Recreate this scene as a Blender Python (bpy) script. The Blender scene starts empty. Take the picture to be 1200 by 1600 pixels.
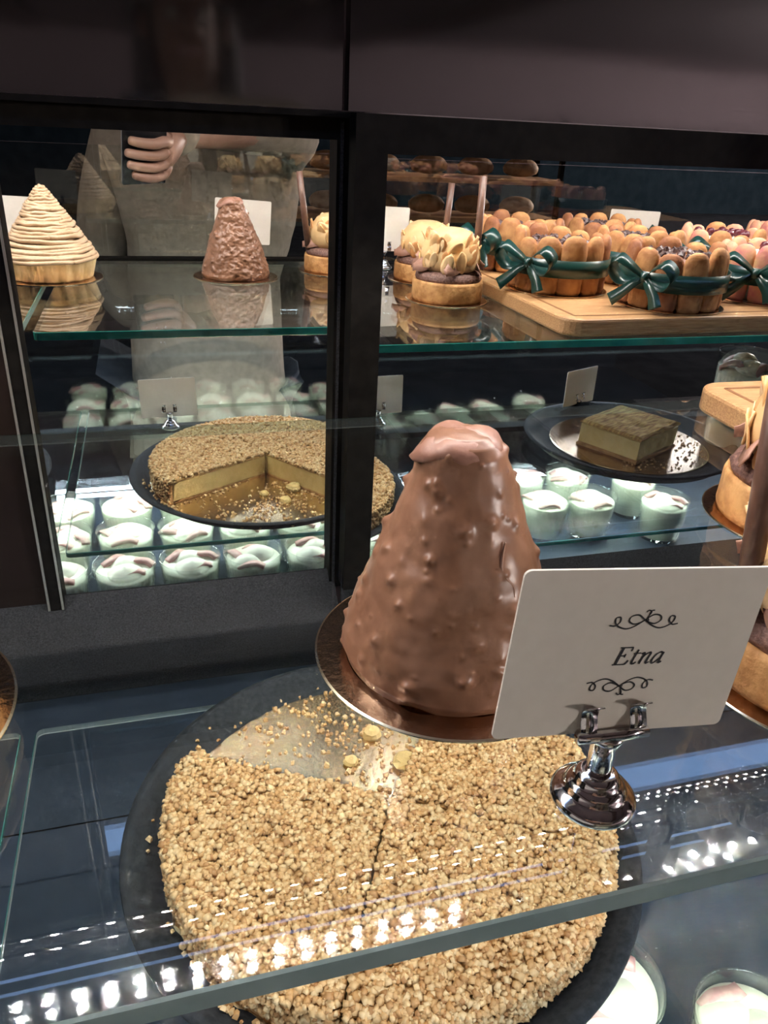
import bpy, bmesh, math, random
from math import sin, cos, pi, radians, sqrt, atan2, hypot
from mathutils import Vector, Matrix, noise

# ------------------------------------------------------------------ camera, world, lights, exposure
ZC = 1.45                                    # height of the lens above the shop floor
scene = bpy.context.scene
C = scene.collection
F_PX = 1216.74
PITCH, ROLL, YAW = 0.467542, 0.0530544, 0.296827
cam_d = bpy.data.cameras.new('camera'); cam = bpy.data.objects.new('camera', cam_d); C.objects.link(cam)
def _rows():
    B = Matrix(((1,0,0),(0,0,-1),(0,1,0)))
    cz, sz = cos(YAW), sin(YAW); Y = Matrix(((cz,-sz,0),(sz,cz,0),(0,0,1)))
    c, s = cos(PITCH), sin(PITCH); P = Matrix(((1,0,0),(0,c,-s),(0,s,c)))
    c, s = cos(ROLL), sin(ROLL); R = Matrix(((c,-s,0),(s,c,0),(0,0,1)))
    return R @ P @ B @ Y
_R = _rows()
CAM_X, CAM_Y, CAM_Z = Vector(_R[0]), -Vector(_R[1]), -Vector(_R[2])
cam.matrix_world = Matrix(((CAM_X[0],CAM_Y[0],CAM_Z[0],0),(CAM_X[1],CAM_Y[1],CAM_Z[1],0),(CAM_X[2],CAM_Y[2],CAM_Z[2],ZC),(0,0,0,1)))
cam_d.sensor_fit = 'VERTICAL'; cam_d.sensor_height = 24.0; cam_d.lens = 24.0 * F_PX / 1600.0
cam_d.clip_start = 0.002; cam_d.clip_end = 60
scene.camera = cam

world = bpy.data.worlds.new('world'); scene.world = world; world.use_nodes = True
world.node_tree.nodes['Background'].inputs[0].default_value = (0.66, 0.57, 0.53, 1)
world.node_tree.nodes['Background'].inputs[1].default_value = 0.85

scene.view_settings.view_transform = 'Standard'; scene.view_settings.look = 'None'
scene.view_settings.exposure = 0.0; scene.view_settings.gamma = 1.0
scene.view_settings.use_curve_mapping = False
cy = scene.cycles
cy.max_bounces = 10; cy.glossy_bounces = 8; cy.diffuse_bounces = 3; cy.use_adaptive_sampling = True; cy.adaptive_threshold = 0.07; cy.adaptive_min_samples = 14; cy.transmission_bounces = 8
cy.transparent_max_bounces = 32; cy.use_denoising = True; cy.use_guiding = True; cy.use_surface_guiding = True; cy.guiding_training_samples = 32; cy.caustics_reflective = True
cy.sample_clamp_indirect = 0.0; cy.blur_glossy = 0.0
LED_POWER = 1700.0; LED_COL = (1.0, 0.90, 0.78)
ADDED_BULB_POWER = 1900.0; LOW_POWER = 80.0; COOL_POWER = 60.0; HAZE_GLOW_POWER = 3.3; HAZE_GLOW_COL = (0.46, 0.74, 1.42)

# ------------------------------------------------------------------ measures (metres; z relative to the lens is turned into height here)
def H(z): return ZC + z
SH = H(-0.2086)          # top of the upper glass shelf
LS = H(-0.468)           # top of the lower glass shelf
DECK = H(-0.700)         # deck of the case
YM_L, YM_R = 0.70, 0.66  # mirror planes of the two sliding doors
LED_Y, LED_Z = 0.417, H(0.2044)

# ------------------------------------------------------------------ materials
MATS = {}
def mk(name):
    m = bpy.data.materials.new(name); m.use_nodes = True
    nt = m.node_tree; MATS[name] = m
    return m, nt, nt.nodes['Principled BSDF']
def pm(name, c1, c2=None, scale=60, rough=0.5, metal=0.0, bump=0.0, bscale=200, coat=0.0, sss=0.0, spec=0.5, island=None, detail=4, ramp=(0.35,0.65), stretch=None, crough=None):
    m, nt, b = mk(name)
    N, L = nt.nodes, nt.links
    b.inputs['Roughness'].default_value = rough; b.inputs['Metallic'].default_value = metal
    b.inputs['Specular IOR Level'].default_value = spec
    b.inputs['Coat Weight'].default_value = coat
    if crough is not None: b.inputs['Coat Roughness'].default_value = crough
    if sss:
        b.inputs['Subsurface Weight'].default_value = sss; b.inputs['Subsurface Radius'].default_value = (0.01,0.006,0.004); b.inputs['Subsurface Scale'].default_value = 0.3
    tc = N.new('ShaderNodeTexCoord'); src = tc.outputs['Object']
    if stretch:
        mp = N.new('ShaderNodeMapping'); mp.inputs['Scale'].default_value = stretch; L.new(src, mp.inputs['Vector']); src = mp.outputs['Vector']
    c2 = c2 or c1
    if island:
        g = N.new('ShaderNodeNewGeometry'); r = N.new('ShaderNodeValToRGB'); L.new(g.outputs['Random Per Island'], r.inputs['Fac'])
        while len(r.color_ramp.elements) < len(island): r.color_ramp.elements.new(0.5)
        for k, c in enumerate(island):
            e = r.color_ramp.elements[k]; e.position = k / max(1, len(island) - 1); e.color = (*c, 1)
        L.new(r.outputs['Color'], b.inputs['Base Color'])
    else:
        n = N.new('ShaderNodeTexNoise'); n.inputs['Scale'].default_value = scale; n.inputs['Detail'].default_value = detail
        L.new(src, n.inputs['Vector'])
        r = N.new('ShaderNodeValToRGB'); e = r.color_ramp.elements
        e[0].position, e[1].position = ramp; e[0].color = (*c1, 1); e[1].color = (*c2, 1)
        L.new(n.outputs['Fac'], r.inputs['Fac']); L.new(r.outputs['Color'], b.inputs['Base Color'])
    if bump:
        n2 = N.new('ShaderNodeTexNoise'); n2.inputs['Scale'].default_value = bscale; n2.inputs['Detail'].default_value = 5
        L.new(src, n2.inputs['Vector'])
        bp = N.new('ShaderNodeBump'); bp.inputs['Strength'].default_value = 1.0; bp.inputs['Distance'].default_value = bump
        L.new(n2.outputs['Fac'], bp.inputs['Height']); L.new(bp.outputs['Normal'], b.inputs['Normal'])
    return m

def glass(name, tint, f0=0.045, grime=0.0, gr=0.0):
    """thin clear glass: straight-through tint + Fresnel reflection, same from both sides of a face"""
    m, nt, b = mk(name); N, L = nt.nodes, nt.links; N.remove(b)
    out = N['Material Output']
    g = N.new('ShaderNodeNewGeometry'); dt = N.new('ShaderNodeVectorMath'); dt.operation = 'DOT_PRODUCT'
    L.new(g.outputs['Normal'], dt.inputs[0]); L.new(g.outputs['Incoming'], dt.inputs[1])
    ab = N.new('ShaderNodeMath'); ab.operation = 'ABSOLUTE'; L.new(dt.outputs['Value'], ab.inputs[0])
    om = N.new('ShaderNodeMath'); om.operation = 'SUBTRACT'; om.inputs[0].default_value = 1.0; L.new(ab.outputs[0], om.inputs[1])
    pw = N.new('ShaderNodeMath'); pw.operation = 'POWER'; pw.inputs[1].default_value = 5.0; L.new(om.outputs[0], pw.inputs[0])
    ma = N.new('ShaderNodeMath'); ma.operation = 'MULTIPLY_ADD'; ma.inputs[1].default_value = 1 - f0; ma.inputs[2].default_value = f0; L.new(pw.outputs[0], ma.inputs[0])
    tr = N.new('ShaderNodeBsdfTransparent'); tr.inputs['Color'].default_value = (*tint, 1)
    gl = N.new('ShaderNodeBsdfGlossy'); gl.inputs['Roughness'].default_value = gr; gl.inputs['Color'].default_value = (1,1,1,1)
    mx = N.new('ShaderNodeMixShader'); L.new(ma.outputs[0], mx.inputs[0]); L.new(tr.outputs[0], mx.inputs[1]); L.new(gl.outputs[0], mx.inputs[2])
    last = mx
    if grime:
        tc = N.new('ShaderNodeTexCoord'); n = N.new('ShaderNodeTexNoise'); n.inputs['Scale'].default_value = 9.0; n.inputs['Detail'].default_value = 8
        L.new(tc.outputs['Object'], n.inputs['Vector'])
        mm = N.new('ShaderNodeMath'); mm.operation = 'MULTIPLY'; mm.inputs[1].default_value = grime; L.new(n.outputs['Fac'], mm.inputs[0])
        df = N.new('ShaderNodeBsdfDiffuse'); df.inputs['Color'].default_value = (0.75,0.8,0.85,1)
        m2 = N.new('ShaderNodeMixShader'); L.new(mm.outputs[0], m2.inputs[0]); L.new(mx.outputs[0], m2.inputs[1]); L.new(df.outputs[0], m2.inputs[2]); last = m2
    L.new(last.outputs[0], out.inputs['Surface'])
    return m

def emit(name, col, power):
    m, nt, b = mk(name); N, L = nt.nodes, nt.links; N.remove(b)
    e = N.new('ShaderNodeEmission'); e.inputs['Color'].default_value = (*col, 1); e.inputs['Strength'].default_value = power
    L.new(e.outputs[0], N['Material Output'].inputs['Surface']); m.cycles.emission_sampling = 'FRONT'; return m

M_GLASS = glass('shelf_glass', (0.965, 0.985, 0.978), 0.05)
M_LGLASS = glass('lower_shelf_glass', (0.965, 0.985, 0.978), 0.05)
M_FRONT = glass('front_glass', (0.96, 0.98, 0.97), 0.06)
M_CUPG = glass('tumbler_glass', (0.96, 0.98, 0.97), 0.05)
M_EDGE = pm('glass_cut_edge', (0.02,0.20,0.15), (0.04,0.30,0.23), 30, 0.12, coat=1.0)
M_EDGE2 = pm('polished_front_edge', (0.20,0.27,0.265), (0.26,0.33,0.32), 30, 0.12, coat=1.0)
M_EDGE3 = pm('lower_cut_edge', (0.02,0.17,0.14), (0.04,0.25,0.21), 30, 0.12, coat=1.0)
for _m, _k in ((M_EDGE, .05), (M_EDGE2, .05), (M_EDGE3, .3)):
    _N, _L = _m.node_tree.nodes, _m.node_tree.links
    _g = _N.new('ShaderNodeNewGeometry'); _t = _N.new('ShaderNodeBsdfTransparent'); _t.inputs['Color'].default_value = (0.62,0.74,0.70,1)
    _x = _N.new('ShaderNodeMixShader'); _d = _N.new('ShaderNodeBsdfDiffuse'); _d.inputs['Color'].default_value = (0.62,0.68,0.66,1); _y = _N.new('ShaderNodeMixShader'); _y.inputs[0].default_value = _k; _L.new(_t.outputs[0], _y.inputs[1]); _L.new(_d.outputs[0], _y.inputs[2])  # pale diffuse on inner edge faces stands in for internal reflection
    _L.new(_g.outputs['Backfacing'], _x.inputs[0]); _L.new(_N['Principled BSDF'].outputs[0], _x.inputs[1]); _L.new(_y.outputs[0], _x.inputs[2])
    _L.new(_x.outputs[0], _N['Material Output'].inputs['Surface'])
M_MIRROR, _nt, _b = mk('mirror_silver')
_b.inputs['Metallic'].default_value = 1.0; _b.inputs['Roughness'].default_value = 0.0; _b.inputs['Base Color'].default_value = (0.89,0.905,0.89,1)
M_FRAME = pm('black_powder_frame', (0.006,0.0055,0.005), (0.010,0.009,0.008), 80, 0.5, spec=0.04)
M_TRIM = pm('grey_metal_trim', (0.30,0.29,0.27), None, 40, 0.35, 0.6)
M_LEDGE = pm('black_pebbled_ledge', (0.022,0.022,0.024), (0.042,0.042,0.045), 700, 0.9, bump=0.0006, bscale=900, spec=0.0)
M_HEADER, _nt, _b = mk('black_gloss_header'); _b.inputs['Base Color'].default_value = (0.008,0.007,0.007,1); _b.inputs['Roughness'].default_value = 0.07; _b.inputs['IOR'].default_value = 2.3
_n = _nt.nodes.new('ShaderNodeTexNoise'); _n.inputs['Scale'].default_value = 3.0
_bp = _nt.nodes.new('ShaderNodeBump'); _bp.inputs['Distance'].default_value = 0.001; _bp.inputs['Strength'].default_value = 0.3
_nt.links.new(_n.outputs['Fac'], _bp.inputs['Height']); _nt.links.new(_bp.outputs['Normal'], _b.inputs['Normal'])
M_DECK = pm('dark_slate_deck', (0.026,0.037,0.058), (0.036,0.048,0.074), 25, 0.35)
M_CANOPY = pm('pale_canopy', (0.62,0.68,0.80), (0.66,0.72,0.82), 8, 0.6)
M_LED = emit('led_chip', LED_COL, LED_POWER)
M_LOWDIFF = emit('lower_lamp_lens', (0.90,1.0,0.90), LOW_POWER)
M_COOL = emit('added_front_lamp_lens', (0.82,0.96,1.15), COOL_POWER)  # cool fill light, added for the tart front
M_HAZE_GLOW = emit('haze_glow', HAZE_GLOW_COL, HAZE_GLOW_POWER)
M_CHOC = pm('milk_chocolate', (0.205,0.098,0.056), (0.27,0.135,0.080), 55, 0.34, bump=0.00015, bscale=120, spec=0.45)
M_CHOCTIP = pm('lit_chocolate_tip', (0.285,0.14,0.092), (0.34,0.17,0.12), 90, 0.45, bump=0.0005, bscale=120)
M_STICK = pm('chocolate_stick', (0.13,0.065,0.045), (0.17,0.088,0.06), 120, 0.4)
M_DARKCHOC = pm('dark_chocolate', (0.05,0.028,0.022), (0.11,0.06,0.045), 300, 0.5, bump=0.0005, bscale=300)
M_MOUSSE = pm('chocolate_mousse', (0.33,0.17,0.12), (0.42,0.225,0.16), 90, 0.55, bump=0.0005, bscale=150)
M_GANACHE = pm('crumb_ganache', (0.14,0.07,0.055), (0.26,0.14,0.11), 420, 0.6, bump=0.0012, bscale=420)
M_CRUST = pm('baked_crust', (0.42,0.20,0.065), (0.62,0.34,0.13), 120, 0.7, bump=0.0008, bscale=260)
M_CRUSTP = pm('pale_shortcrust', (0.66,0.47,0.22), (0.76,0.58,0.31), 60, 0.6, bump=0.0003, bscale=200)
M_ALMOND = pm('almond_flakes', (0.62,0.36,0.15), (0.74,0.50,0.26), 60, 0.5, island=[(0.55,0.28,0.10),(0.70,0.44,0.20),(0.76,0.52,0.28),(0.80,0.60,0.34)])
M_CUSTARD = pm('praline_cream', (0.68,0.44,0.20), (0.76,0.53,0.27), 40, 0.5)
M_CHESTNUT = pm('chestnut_cream', (0.55,0.37,0.22), (0.66,0.47,0.30), 60, 0.45, bump=0.0002, bscale=300)
M_CREAM = pm('white_cream', (0.80,0.80,0.66), (0.86,0.86,0.74), 40, 0.4)
M_PINKFRUIT = pm('rhubarb', (0.56,0.26,0.27), (0.76,0.52,0.46), 70, 0.4)
M_GOLD = pm('gold_card', (0.74,0.53,0.30), (0.82,0.62,0.37), 30, 0.22, 1.0, bump=0.00025, bscale=300)
M_BRONZE = pm('bronze_gold_card', (0.42,0.27,0.175), (0.50,0.33,0.22), 60, 0.17, 1.0, bump=0.0002, bscale=350)
M_FOILEDGE = pm('foil_edge', (0.85,0.72,0.5), None, 30, 0.2, 1.0)
M_PLATE = pm('charcoal_slate_plate', (0.012,0.015,0.018), (0.026,0.031,0.036), 220, 0.65, spec=0.25, bump=0.0005, bscale=260)
M_NUT = pm('chopped_nuts', (1,1,1), rough=0.6, island=[(0.39,0.19,0.065),(0.55,0.32,0.125),(0.65,0.43,0.20),(0.73,0.54,0.29),(0.51,0.27,0.09),(0.69,0.48,0.235)])
M_FILL = pm('frangipane', (0.60,0.42,0.15), (0.68,0.50,0.21), 120, 0.6, bump=0.0005, bscale=300)
M_TOPBASE = pm('caramel_top', (0.36,0.18,0.05), (0.5,0.28,0.09), 200, 0.5)
M_CUST = pm('yellow_custard', (0.78,0.56,0.20), (0.86,0.66,0.30), 90, 0.6)
M_FLANTOP = pm('marbled_flan_top', (0.48,0.22,0.06), (0.90,0.62,0.22), 45, 0.75, spec=0.15, stretch=(1,5,1), ramp=(0.40,0.60))
M_CARD = pm('white_card', (0.66,0.61,0.535), (0.68,0.63,0.555), 200, 0.6)
M_INK = pm('black_ink', (0.02,0.02,0.025), None, 20, 0.7)
M_CHROME = pm('chrome', (0.62,0.60,0.60), None, 20, 0.10, 1.0)
M_WOOD = pm('bamboo_board', (0.42,0.21,0.085), (0.62,0.37,0.17), 30, 0.45, stretch=(1.2,22,22), bump=0.0002, bscale=60)
M_WOODD = pm('bamboo_groove', (0.20,0.09,0.035), (0.28,0.13,0.05), 30, 0.5)
M_RIBBON = pm('green_satin', (0.006,0.042,0.036), (0.009,0.055,0.047), 30, 0.28, spec=0.8, stretch=(1,1,20))
M_BISC = pm('ladyfinger', (0.40,0.165,0.06), (0.62,0.32,0.12), 70, 0.7, bump=0.0005, bscale=300)
M_BISC2 = pm('toasted_ladyfinger', (0.28,0.10,0.042), (0.46,0.20,0.08), 70, 0.7, bump=0.0005, bscale=300)
M_BISCP = pm('pink_ladyfinger', (0.66,0.22,0.20), (0.74,0.42,0.20), 45, 0.65, bump=0.0004, bscale=300)
M_SHAV = pm('chocolate_shavings', (0.05,0.03,0.03), (0.2,0.13,0.12), 200, 0.35)
M_BERRY = pm('dark_berries', (0.08,0.012,0.02), (0.16,0.03,0.04), 90, 0.3)
M_PHONE = pm('phone_black', (0.012,0.012,0.014), None, 20, 0.25)
M_SKIN = pm('skin', (0.30,0.165,0.11), (0.36,0.20,0.14), 30, 0.5)
M_COAT = pm('dark_coat', (0.25,0.20,0.15), (0.31,0.25,0.19), 60, 0.9)
M_HAIR = pm('dark_hair', (0.015,0.011,0.009), (0.03,0.02,0.016), 200, 0.5, stretch=(1,1,0.1))
M_JEANS = pm('navy_trousers', (0.012,0.016,0.028), (0.02,0.026,0.04), 80, 0.9)
M_WALL = pm('mauve_plaster', (0.30,0.24,0.26), (0.34,0.27,0.29), 4, 0.8)
M_CEIL = pm('mauve_ceiling', (0.70,0.59,0.63), (0.74,0.63,0.66), 3, 0.8)
M_BEAM = pm('brown_beam', (0.13,0.085,0.08), (0.17,0.11,0.10), 10, 0.7)
M_FLOOR = pm('dark_floor', (0.012,0.013,0.016), (0.020,0.021,0.025), 6, 0.9, spec=0.0)
M_NAVY = pm('navy_panelling', (0.006,0.010,0.014), (0.010,0.015,0.020), 6, 0.9, spec=0.0)
M_BROWNDOOR = pm('brown_black_panel', (0.014,0.009,0.008), (0.02,0.013,0.011), 12, 0.5, spec=0.1)
M_LOAF = pm('bread_crust', (0.30,0.15,0.06), (0.46,0.27,0.13), 20, 0.7, bump=0.004, bscale=30)

# ------------------------------------------------------------------ mesh helpers
def obj(name, verts, faces, mat, parent=None, smooth=False, loc=None, mats=None, fmat=None):
    me = bpy.data.meshes.new(name); me.from_pydata([tuple(v) for v in verts], [], faces); me.update()
    for mm in (mats or [mat]): me.materials.append(mm)
    if fmat:
        for i, f in enumerate(me.polygons): f.material_index = fmat[i]
    if smooth:
        for f in me.polygons: f.use_smooth = True
    return link(name, me, parent, loc)
def link(name, me, parent=None, loc=None, rot=None):
    o = bpy.data.objects.new(name, me); C.objects.link(o)
    if parent is not None: o.parent = parent
    if loc is not None: o.location = loc
    if rot is not None: o.rotation_euler = rot
    return o
def tag(o, label, cat, group=None, kind=None):
    o['label'] = label
    if cat: o['category'] = cat
    if group: o['group'] = group
    if kind: o['kind'] = kind
    return o
def thing(name, label, cat, loc=(0,0,0), rz=0.0, group=None):
    o = bpy.data.objects.new(name, None); C.objects.link(o); o.location = loc; o.rotation_euler = (0,0,rz)
    o.empty_display_size = 0.02
    return tag(o, label, cat, group)
def bm_obj(name, bm, mat, parent=None, smooth=False, loc=None):
    me = bpy.data.meshes.new(name); bmesh.ops.recalc_face_normals(bm, faces=bm.faces); bm.to_mesh(me); bm.free(); me.materials.append(mat)
    if smooth:
        for f in me.polygons: f.use_smooth = True
    return link(name, me, parent, loc)
def box(name, x0, x1, y0, y1, z0, z1, mat, parent=None, bev=0.0, seg=2, smooth=False):
    bm = bmesh.new(); bmesh.ops.create_cube(bm, size=1.0)
    for v in bm.verts: v.co = Vector((x0+(v.co.x+.5)*(x1-x0), y0+(v.co.y+.5)*(y1-y0), z0+(v.co.z+.5)*(z1-z0)))
    if bev: bmesh.ops.bevel(bm, geom=bm.edges[:], offset=bev, segments=seg, profile=0.7, affect='EDGES')
    return bm_obj(name, bm, mat, parent, smooth)
class MB:
    def __init__(s): s.v = []; s.f = []
    def add(s, vs, fs, M=None):
        b = len(s.v)
        s.v += [(M @ Vector(v)) if M is not None else Vector(v) for v in vs]; s.f += [tuple(i + b for i in f) for f in fs]
    def lathe(s, prof, n=48, a0=0.0, a1=2*pi, M=None, wob=None):
        full = abs(a1 - a0 - 2*pi) < 1e-6; m = n if full else n + 1; vs = []; fs = []
        for j, (r, z) in enumerate(prof):
            for i in range(m):
                a = a0 + (a1 - a0) * i / n; rr = r * (1 + (wob(a, z) if wob else 0)); vs.append((rr*cos(a), rr*sin(a), z))
        for j in range(len(prof) - 1):
            for i in range(n):
                k = (i + 1) % m; fs.append((j*m+i, j*m+k, (j+1)*m+k, (j+1)*m+i))
        if full:
            if prof[0][0] > 1e-6: fs.append(tuple(range(m - 1, -1, -1)))
            if prof[-1][0] > 1e-6: fs.append(tuple((len(prof)-1)*m + i for i in range(m)))
        s.add(vs, fs, M)
    def tube(s, pts, rad, n=8, cap=True, flat=1.0, up=None):
        pts = [Vector(p) for p in pts]; L = len(pts); vs = []; fs = []; u = up
        for i, p in enumerate(pts):
            t = (pts[min(i+1, L-1)] - pts[max(i-1, 0)]).normalized()
            ref = u if u is not None else (Vector((0,0,1)) if abs(t.z) < 0.9 else Vector((1,0,0)))
            a = t.cross(ref).normalized(); b = a.cross(t).normalized(); u = b if up is None else up
            r = rad(i / (L - 1)) if callable(rad) else rad
            for k in range(n):
                q = 2*pi*k/n; vs.append(p + a*(r*cos(q)) + b*(r*flat*sin(q)))
        for i in range(L - 1):
            for k in range(n): fs.append((i*n+k, i*n+(k+1)%n, (i+1)*n+(k+1)%n, (i+1)*n+k))
        if cap: fs.append(tuple(range(n-1, -1, -1))); fs.append(tuple((L-1)*n+k for k in range(n)))
        s.add(vs, fs)
    def strip(s, pts, wid, thick, side):
        """a ribbon of rectangular section through pts; side = width direction (vector or list)"""
        pts = [Vector(p) for p in pts]; L = len(pts); vs = []; fs = []
        for i, p in enumerate(pts):
            t = (pts[min(i+1, L-1)] - pts[max(i-1, 0)]).normalized()
            w = Vector(side[i] if isinstance(side, list) else side); w = (w - t * w.dot(t)).normalized(); nn = t.cross(w)
            ww = wid(i/(L-1)) if callable(wid) else wid
            for a, b in ((-1,-1),(1,-1),(1,1),(-1,1)): vs.append(p + w*(a*ww/2) + nn*(b*thick/2))
        for i in range(L - 1):
            for k in range(4): fs.append((i*4+k, i*4+(k+1)%4, (i+1)*4+(k+1)%4, (i+1)*4+k))
        fs.append((3,2,1,0)); fs.append(tuple((L-1)*4+k for k in range(4)))
        s.add(vs, fs)
    def build(s, name, mat, parent=None, smooth=False, loc=None): return obj(name, s.v, s.f, mat, parent, smooth, loc)
def bez(ctrl, n=24):
    """Catmull-Rom through points"""
    P = [Vector(p) for p in ctrl]; P = [P[0]*2-P[1]] + P + [P[-1]*2-P[-2]]; out = []
    for i in range(1, len(P) - 2):
        for k in range(n):
            t = k/n; a, b, c, d = P[i-1], P[i], P[i+1], P[i+2]
            out.append(0.5*((2*b)+(c-a)*t+(2*a-5*b+4*c-d)*t*t+(3*b-a-3*c+d)*t**3))
    out.append(P[-2]); return out
_cube = [(-1,-1,-1),(1,-1,-1),(1,1,-1),(-1,1,-1),(-1,-1,1),(1,-1,1),(1,1,1),(-1,1,1)]
_cubef = [(0,3,2,1),(4,5,6,7),(0,1,5,4),(1,2,6,5),(2,3,7,6),(3,0,4,7)]
def chip(mb, p, s, rng):
    M = Matrix.Translation(p) @ Matrix.Rotation(rng.uniform(0,2*pi), 4, 'Z') @ Matrix.Rotation(rng.uniform(-.9,.9), 4, 'X') @ Matrix.Rotation(rng.uniform(-.9,.9), 4, 'Y')
    sx, sy, sz = s*rng.uniform(.55,.85), s*rng.uniform(.45,.7), s*rng.uniform(.35,.6)
    vs = []
    for c in _cube:
        k = 0.72 if c[2] > 0 else 1.0
        vs.append((c[0]*sx*k*rng.uniform(.65,1.1), c[1]*sy*k*rng.uniform(.65,1.1), c[2]*sz*rng.uniform(.7,1.1)))
    mb.add(vs, _cubef, M)
def copy_tree(o, parent=None):
    c = o.copy(); C.objects.link(c); c.parent = parent
    for ch in list(o.children): copy_tree(ch, c)
    return c

# ------------------------------------------------------------------ the shop room
RX0, RX1, RY0, RY1 = -4.5, 14.0, -13.5, 1.6; CEIL = 2.55
def structure(o, label=None):
    o['kind'] = 'structure'
    if label: o['label'] = label
    return o
structure(box('floor', RX0, RX1, RY0, RY1, -0.05, 0.0, M_FLOOR))
structure(box('ceiling', RX0, RX1, RY0, RY1, CEIL, CEIL+0.1, M_CEIL))
structure(box('wall_front', RX0, RX1, RY0-0.1, RY0, 0.0, CEIL, M_WALL))
structure(box('wall_back', RX0, RX1, RY1, RY1+0.1, 0.0, CEIL, M_WALL))
structure(box('wall_right', RX1, RX1+0.1, RY0, RY1, 0.0, CEIL, M_WALL))
structure(box('trim_1', RX0, RX1, RY0, RY0+0.03, 0.0, 1.42, M_NAVY))
for k, x in enumerate((-1.6, 0.9, 1.7, 3.4)):
    structure(box('trim_%d' % (k+2), x, x+0.22, RY0, RY1, CEIL-0.12, CEIL, M_BEAM))

# unseen pendant globes added to light the ceiling, all outside the picture
M_ADDED_BULB = emit('added_lamp_globe', (1.0,0.90,0.86), ADDED_BULB_POWER)
def pendant(x, y, lab):
    t = thing('added_pendant_lamp', lab, 'lamp', (x, y, CEIL))
    mb = MB(); mb.lathe([(0,-.36),(.07,-.35),(.115,-.30),(.13,-.23),(.115,-.16),(.07,-.11),(0,-.10)], 20); mb.build('globe', M_ADDED_BULB, t, True)
    mb = MB(); mb.tube([(0,0,0),(0,0,-.05),(0,0,-.11)], .006, 8); mb.build('cord', M_FRAME, t)
for x, y, lab in (
                  (8.6,-5.2,'added fill globe lamp, unseen, midway down the right of the shop'),(12.0,-8.5,'added fill globe lamp, unseen, at the far right of the shop')): pendant(x, y, lab)
# a bread rack across the shop, seen small and dim in the mirror
RKY = -4.0
rack = thing('bread_rack', 'dark bread rack with two wooden shelves far across the shop, reflected', 'rack', (1.66, RKY, 0))
for x in (-1.02, 1.0): 
    for y in (-.2, .18): box('upright', x, x+.03, y, y+.03, 0.0, 1.5, M_FRAME, rack)
for z in (0.86, 1.10): box('shelf_board', -1.02, 1.03, -0.22, 0.22, z, z+.03, M_WOOD, rack)
rng = random.Random(5)
for k, z in enumerate((0.89, 1.13)):
    mb = MB(); mb.tube(bez([(-.12,0,.048),(-.05,0,.06),(.05,0,.06),(.12,0,.048)],6), lambda t: 0.012+0.048*sin(pi*min(max(t,0.02),0.98))**.5, 10)
    first = None
    for i in range(6):
        if first is None: o = mb.build('bread_loaf', M_LOAF, None, True); first = o
        else: o = first.copy(); C.objects.link(o)
        o.location = (0.82 + i*0.33, RKY, z+0.003)
        tag(o, 'brown loaf, %s from the left on the %s board of the far rack' % (('first','second','third','fourth','fifth','sixth')[i], 'lower' if k == 0 else 'upper'), 'bread', 'loaves on the %s board of the far rack' % ('lower' if k == 0 else 'upper'))

# ------------------------------------------------------------------ the display case
case = thing('display_case', 'black refrigerated pastry display case with mirrored sliding back doors', 'display case', (0.2, 0.3, 0))
def cbox(name, x0, x1, y0, y1, z0, z1, mat, bev=0.0, parent=None):
    o = box(name, x0-0.2, x1-0.2, y0-0.3, y1-0.3, z0, z1, mat, case if parent is None else parent, bev)
    return o
CX0, CX1 = -0.95, 1.45
cbox('deck', CX0, CX1, -0.10, 0.66, DECK-0.04, DECK, M_DECK)
cbox('base_cabinet', CX0, CX1, -0.09, 0.74, 0.06, DECK-0.041, M_FRAME)
cbox('plinth', CX0+.05, CX1-.05, -0.04, 0.70, 0.0, 0.059, M_FRAME)
cbox('back_wall', CX0, CX1, 0.662, 0.68, DECK, H(-0.524), M_DECK)
def sill(x0, x1, prof, name='back_sill'):
    n = len(prof); vs = [(x-0.2, y-0.3, z) for x in (x0, x1) for y, z in prof]
    fs = [tuple(range(n)), tuple(range(2*n-1, n-1, -1))] + [(i, n+i, n+(i+1) % n, (i+1) % n) for i in range(n)]
    bm = bmesh.new(); bv = [bm.verts.new(v) for v in vs]
    for f in fs: bm.faces.new([bv[i] for i in f])
    bmesh.ops.bevel(bm, geom=[e for e in bm.edges if abs(e.verts[0].co.x-e.verts[1].co.x) > .1], offset=.0025, segments=3, profile=0.5, affect='EDGES')
    return bm_obj(name, bm, M_LEDGE, case)
sill(CX0, 0.1595, [(0.700,H(-0.524)),(0.657,H(-0.524)),(0.657,H(-0.468)),(0.700,H(-0.4305))])
sill(0.1600, CX1, [(0.6615,H(-0.524)),(0.655,H(-0.524)),(0.655,H(-0.466)),(0.6615,H(-0.4110))])
cbox('header_panel', CX0, 0.160, 0.700, 0.720, H(0.004), H(0.30), M_HEADER)
cbox('header_panel', 0.163, CX1, 0.690, 0.720, H(0.004), H(0.30), M_HEADER)
cbox('header_rail', CX0, 0.172, 0.672, 0.7, H(-0.001), H(0.0035), M_FRAME)
cbox('canopy', CX0, CX1, 0.24, 0.70, H(0.214), H(0.25), M_CANOPY)
bar = cbox('lamp_bar', CX0+.02, CX1-.02, LED_Y-0.022, LED_Y+0.022, LED_Z+0.0012, H(0.2139), M_CANOPY)
cbox('added_lamp_baffle', CX0+.02, CX1-.02, LED_Y+0.0285, LED_Y+0.0300, LED_Z-0.0350, H(0.2139), M_FRAME)  # lip added to keep LED light off the header and upper mirrors
cbox('lamp_edge', CX0+.02, CX1-.02, LED_Y+0.0280, LED_Y+0.0305, LED_Z-0.0368, LED_Z-0.0351, M_CHROME)
mb = MB(); mb.add([(0.0029*cos(2*pi*i/10), -0.0029*sin(2*pi*i/10), 0) for i in range(10)], [tuple(range(10))])
led0 = None; k = -33
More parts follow.
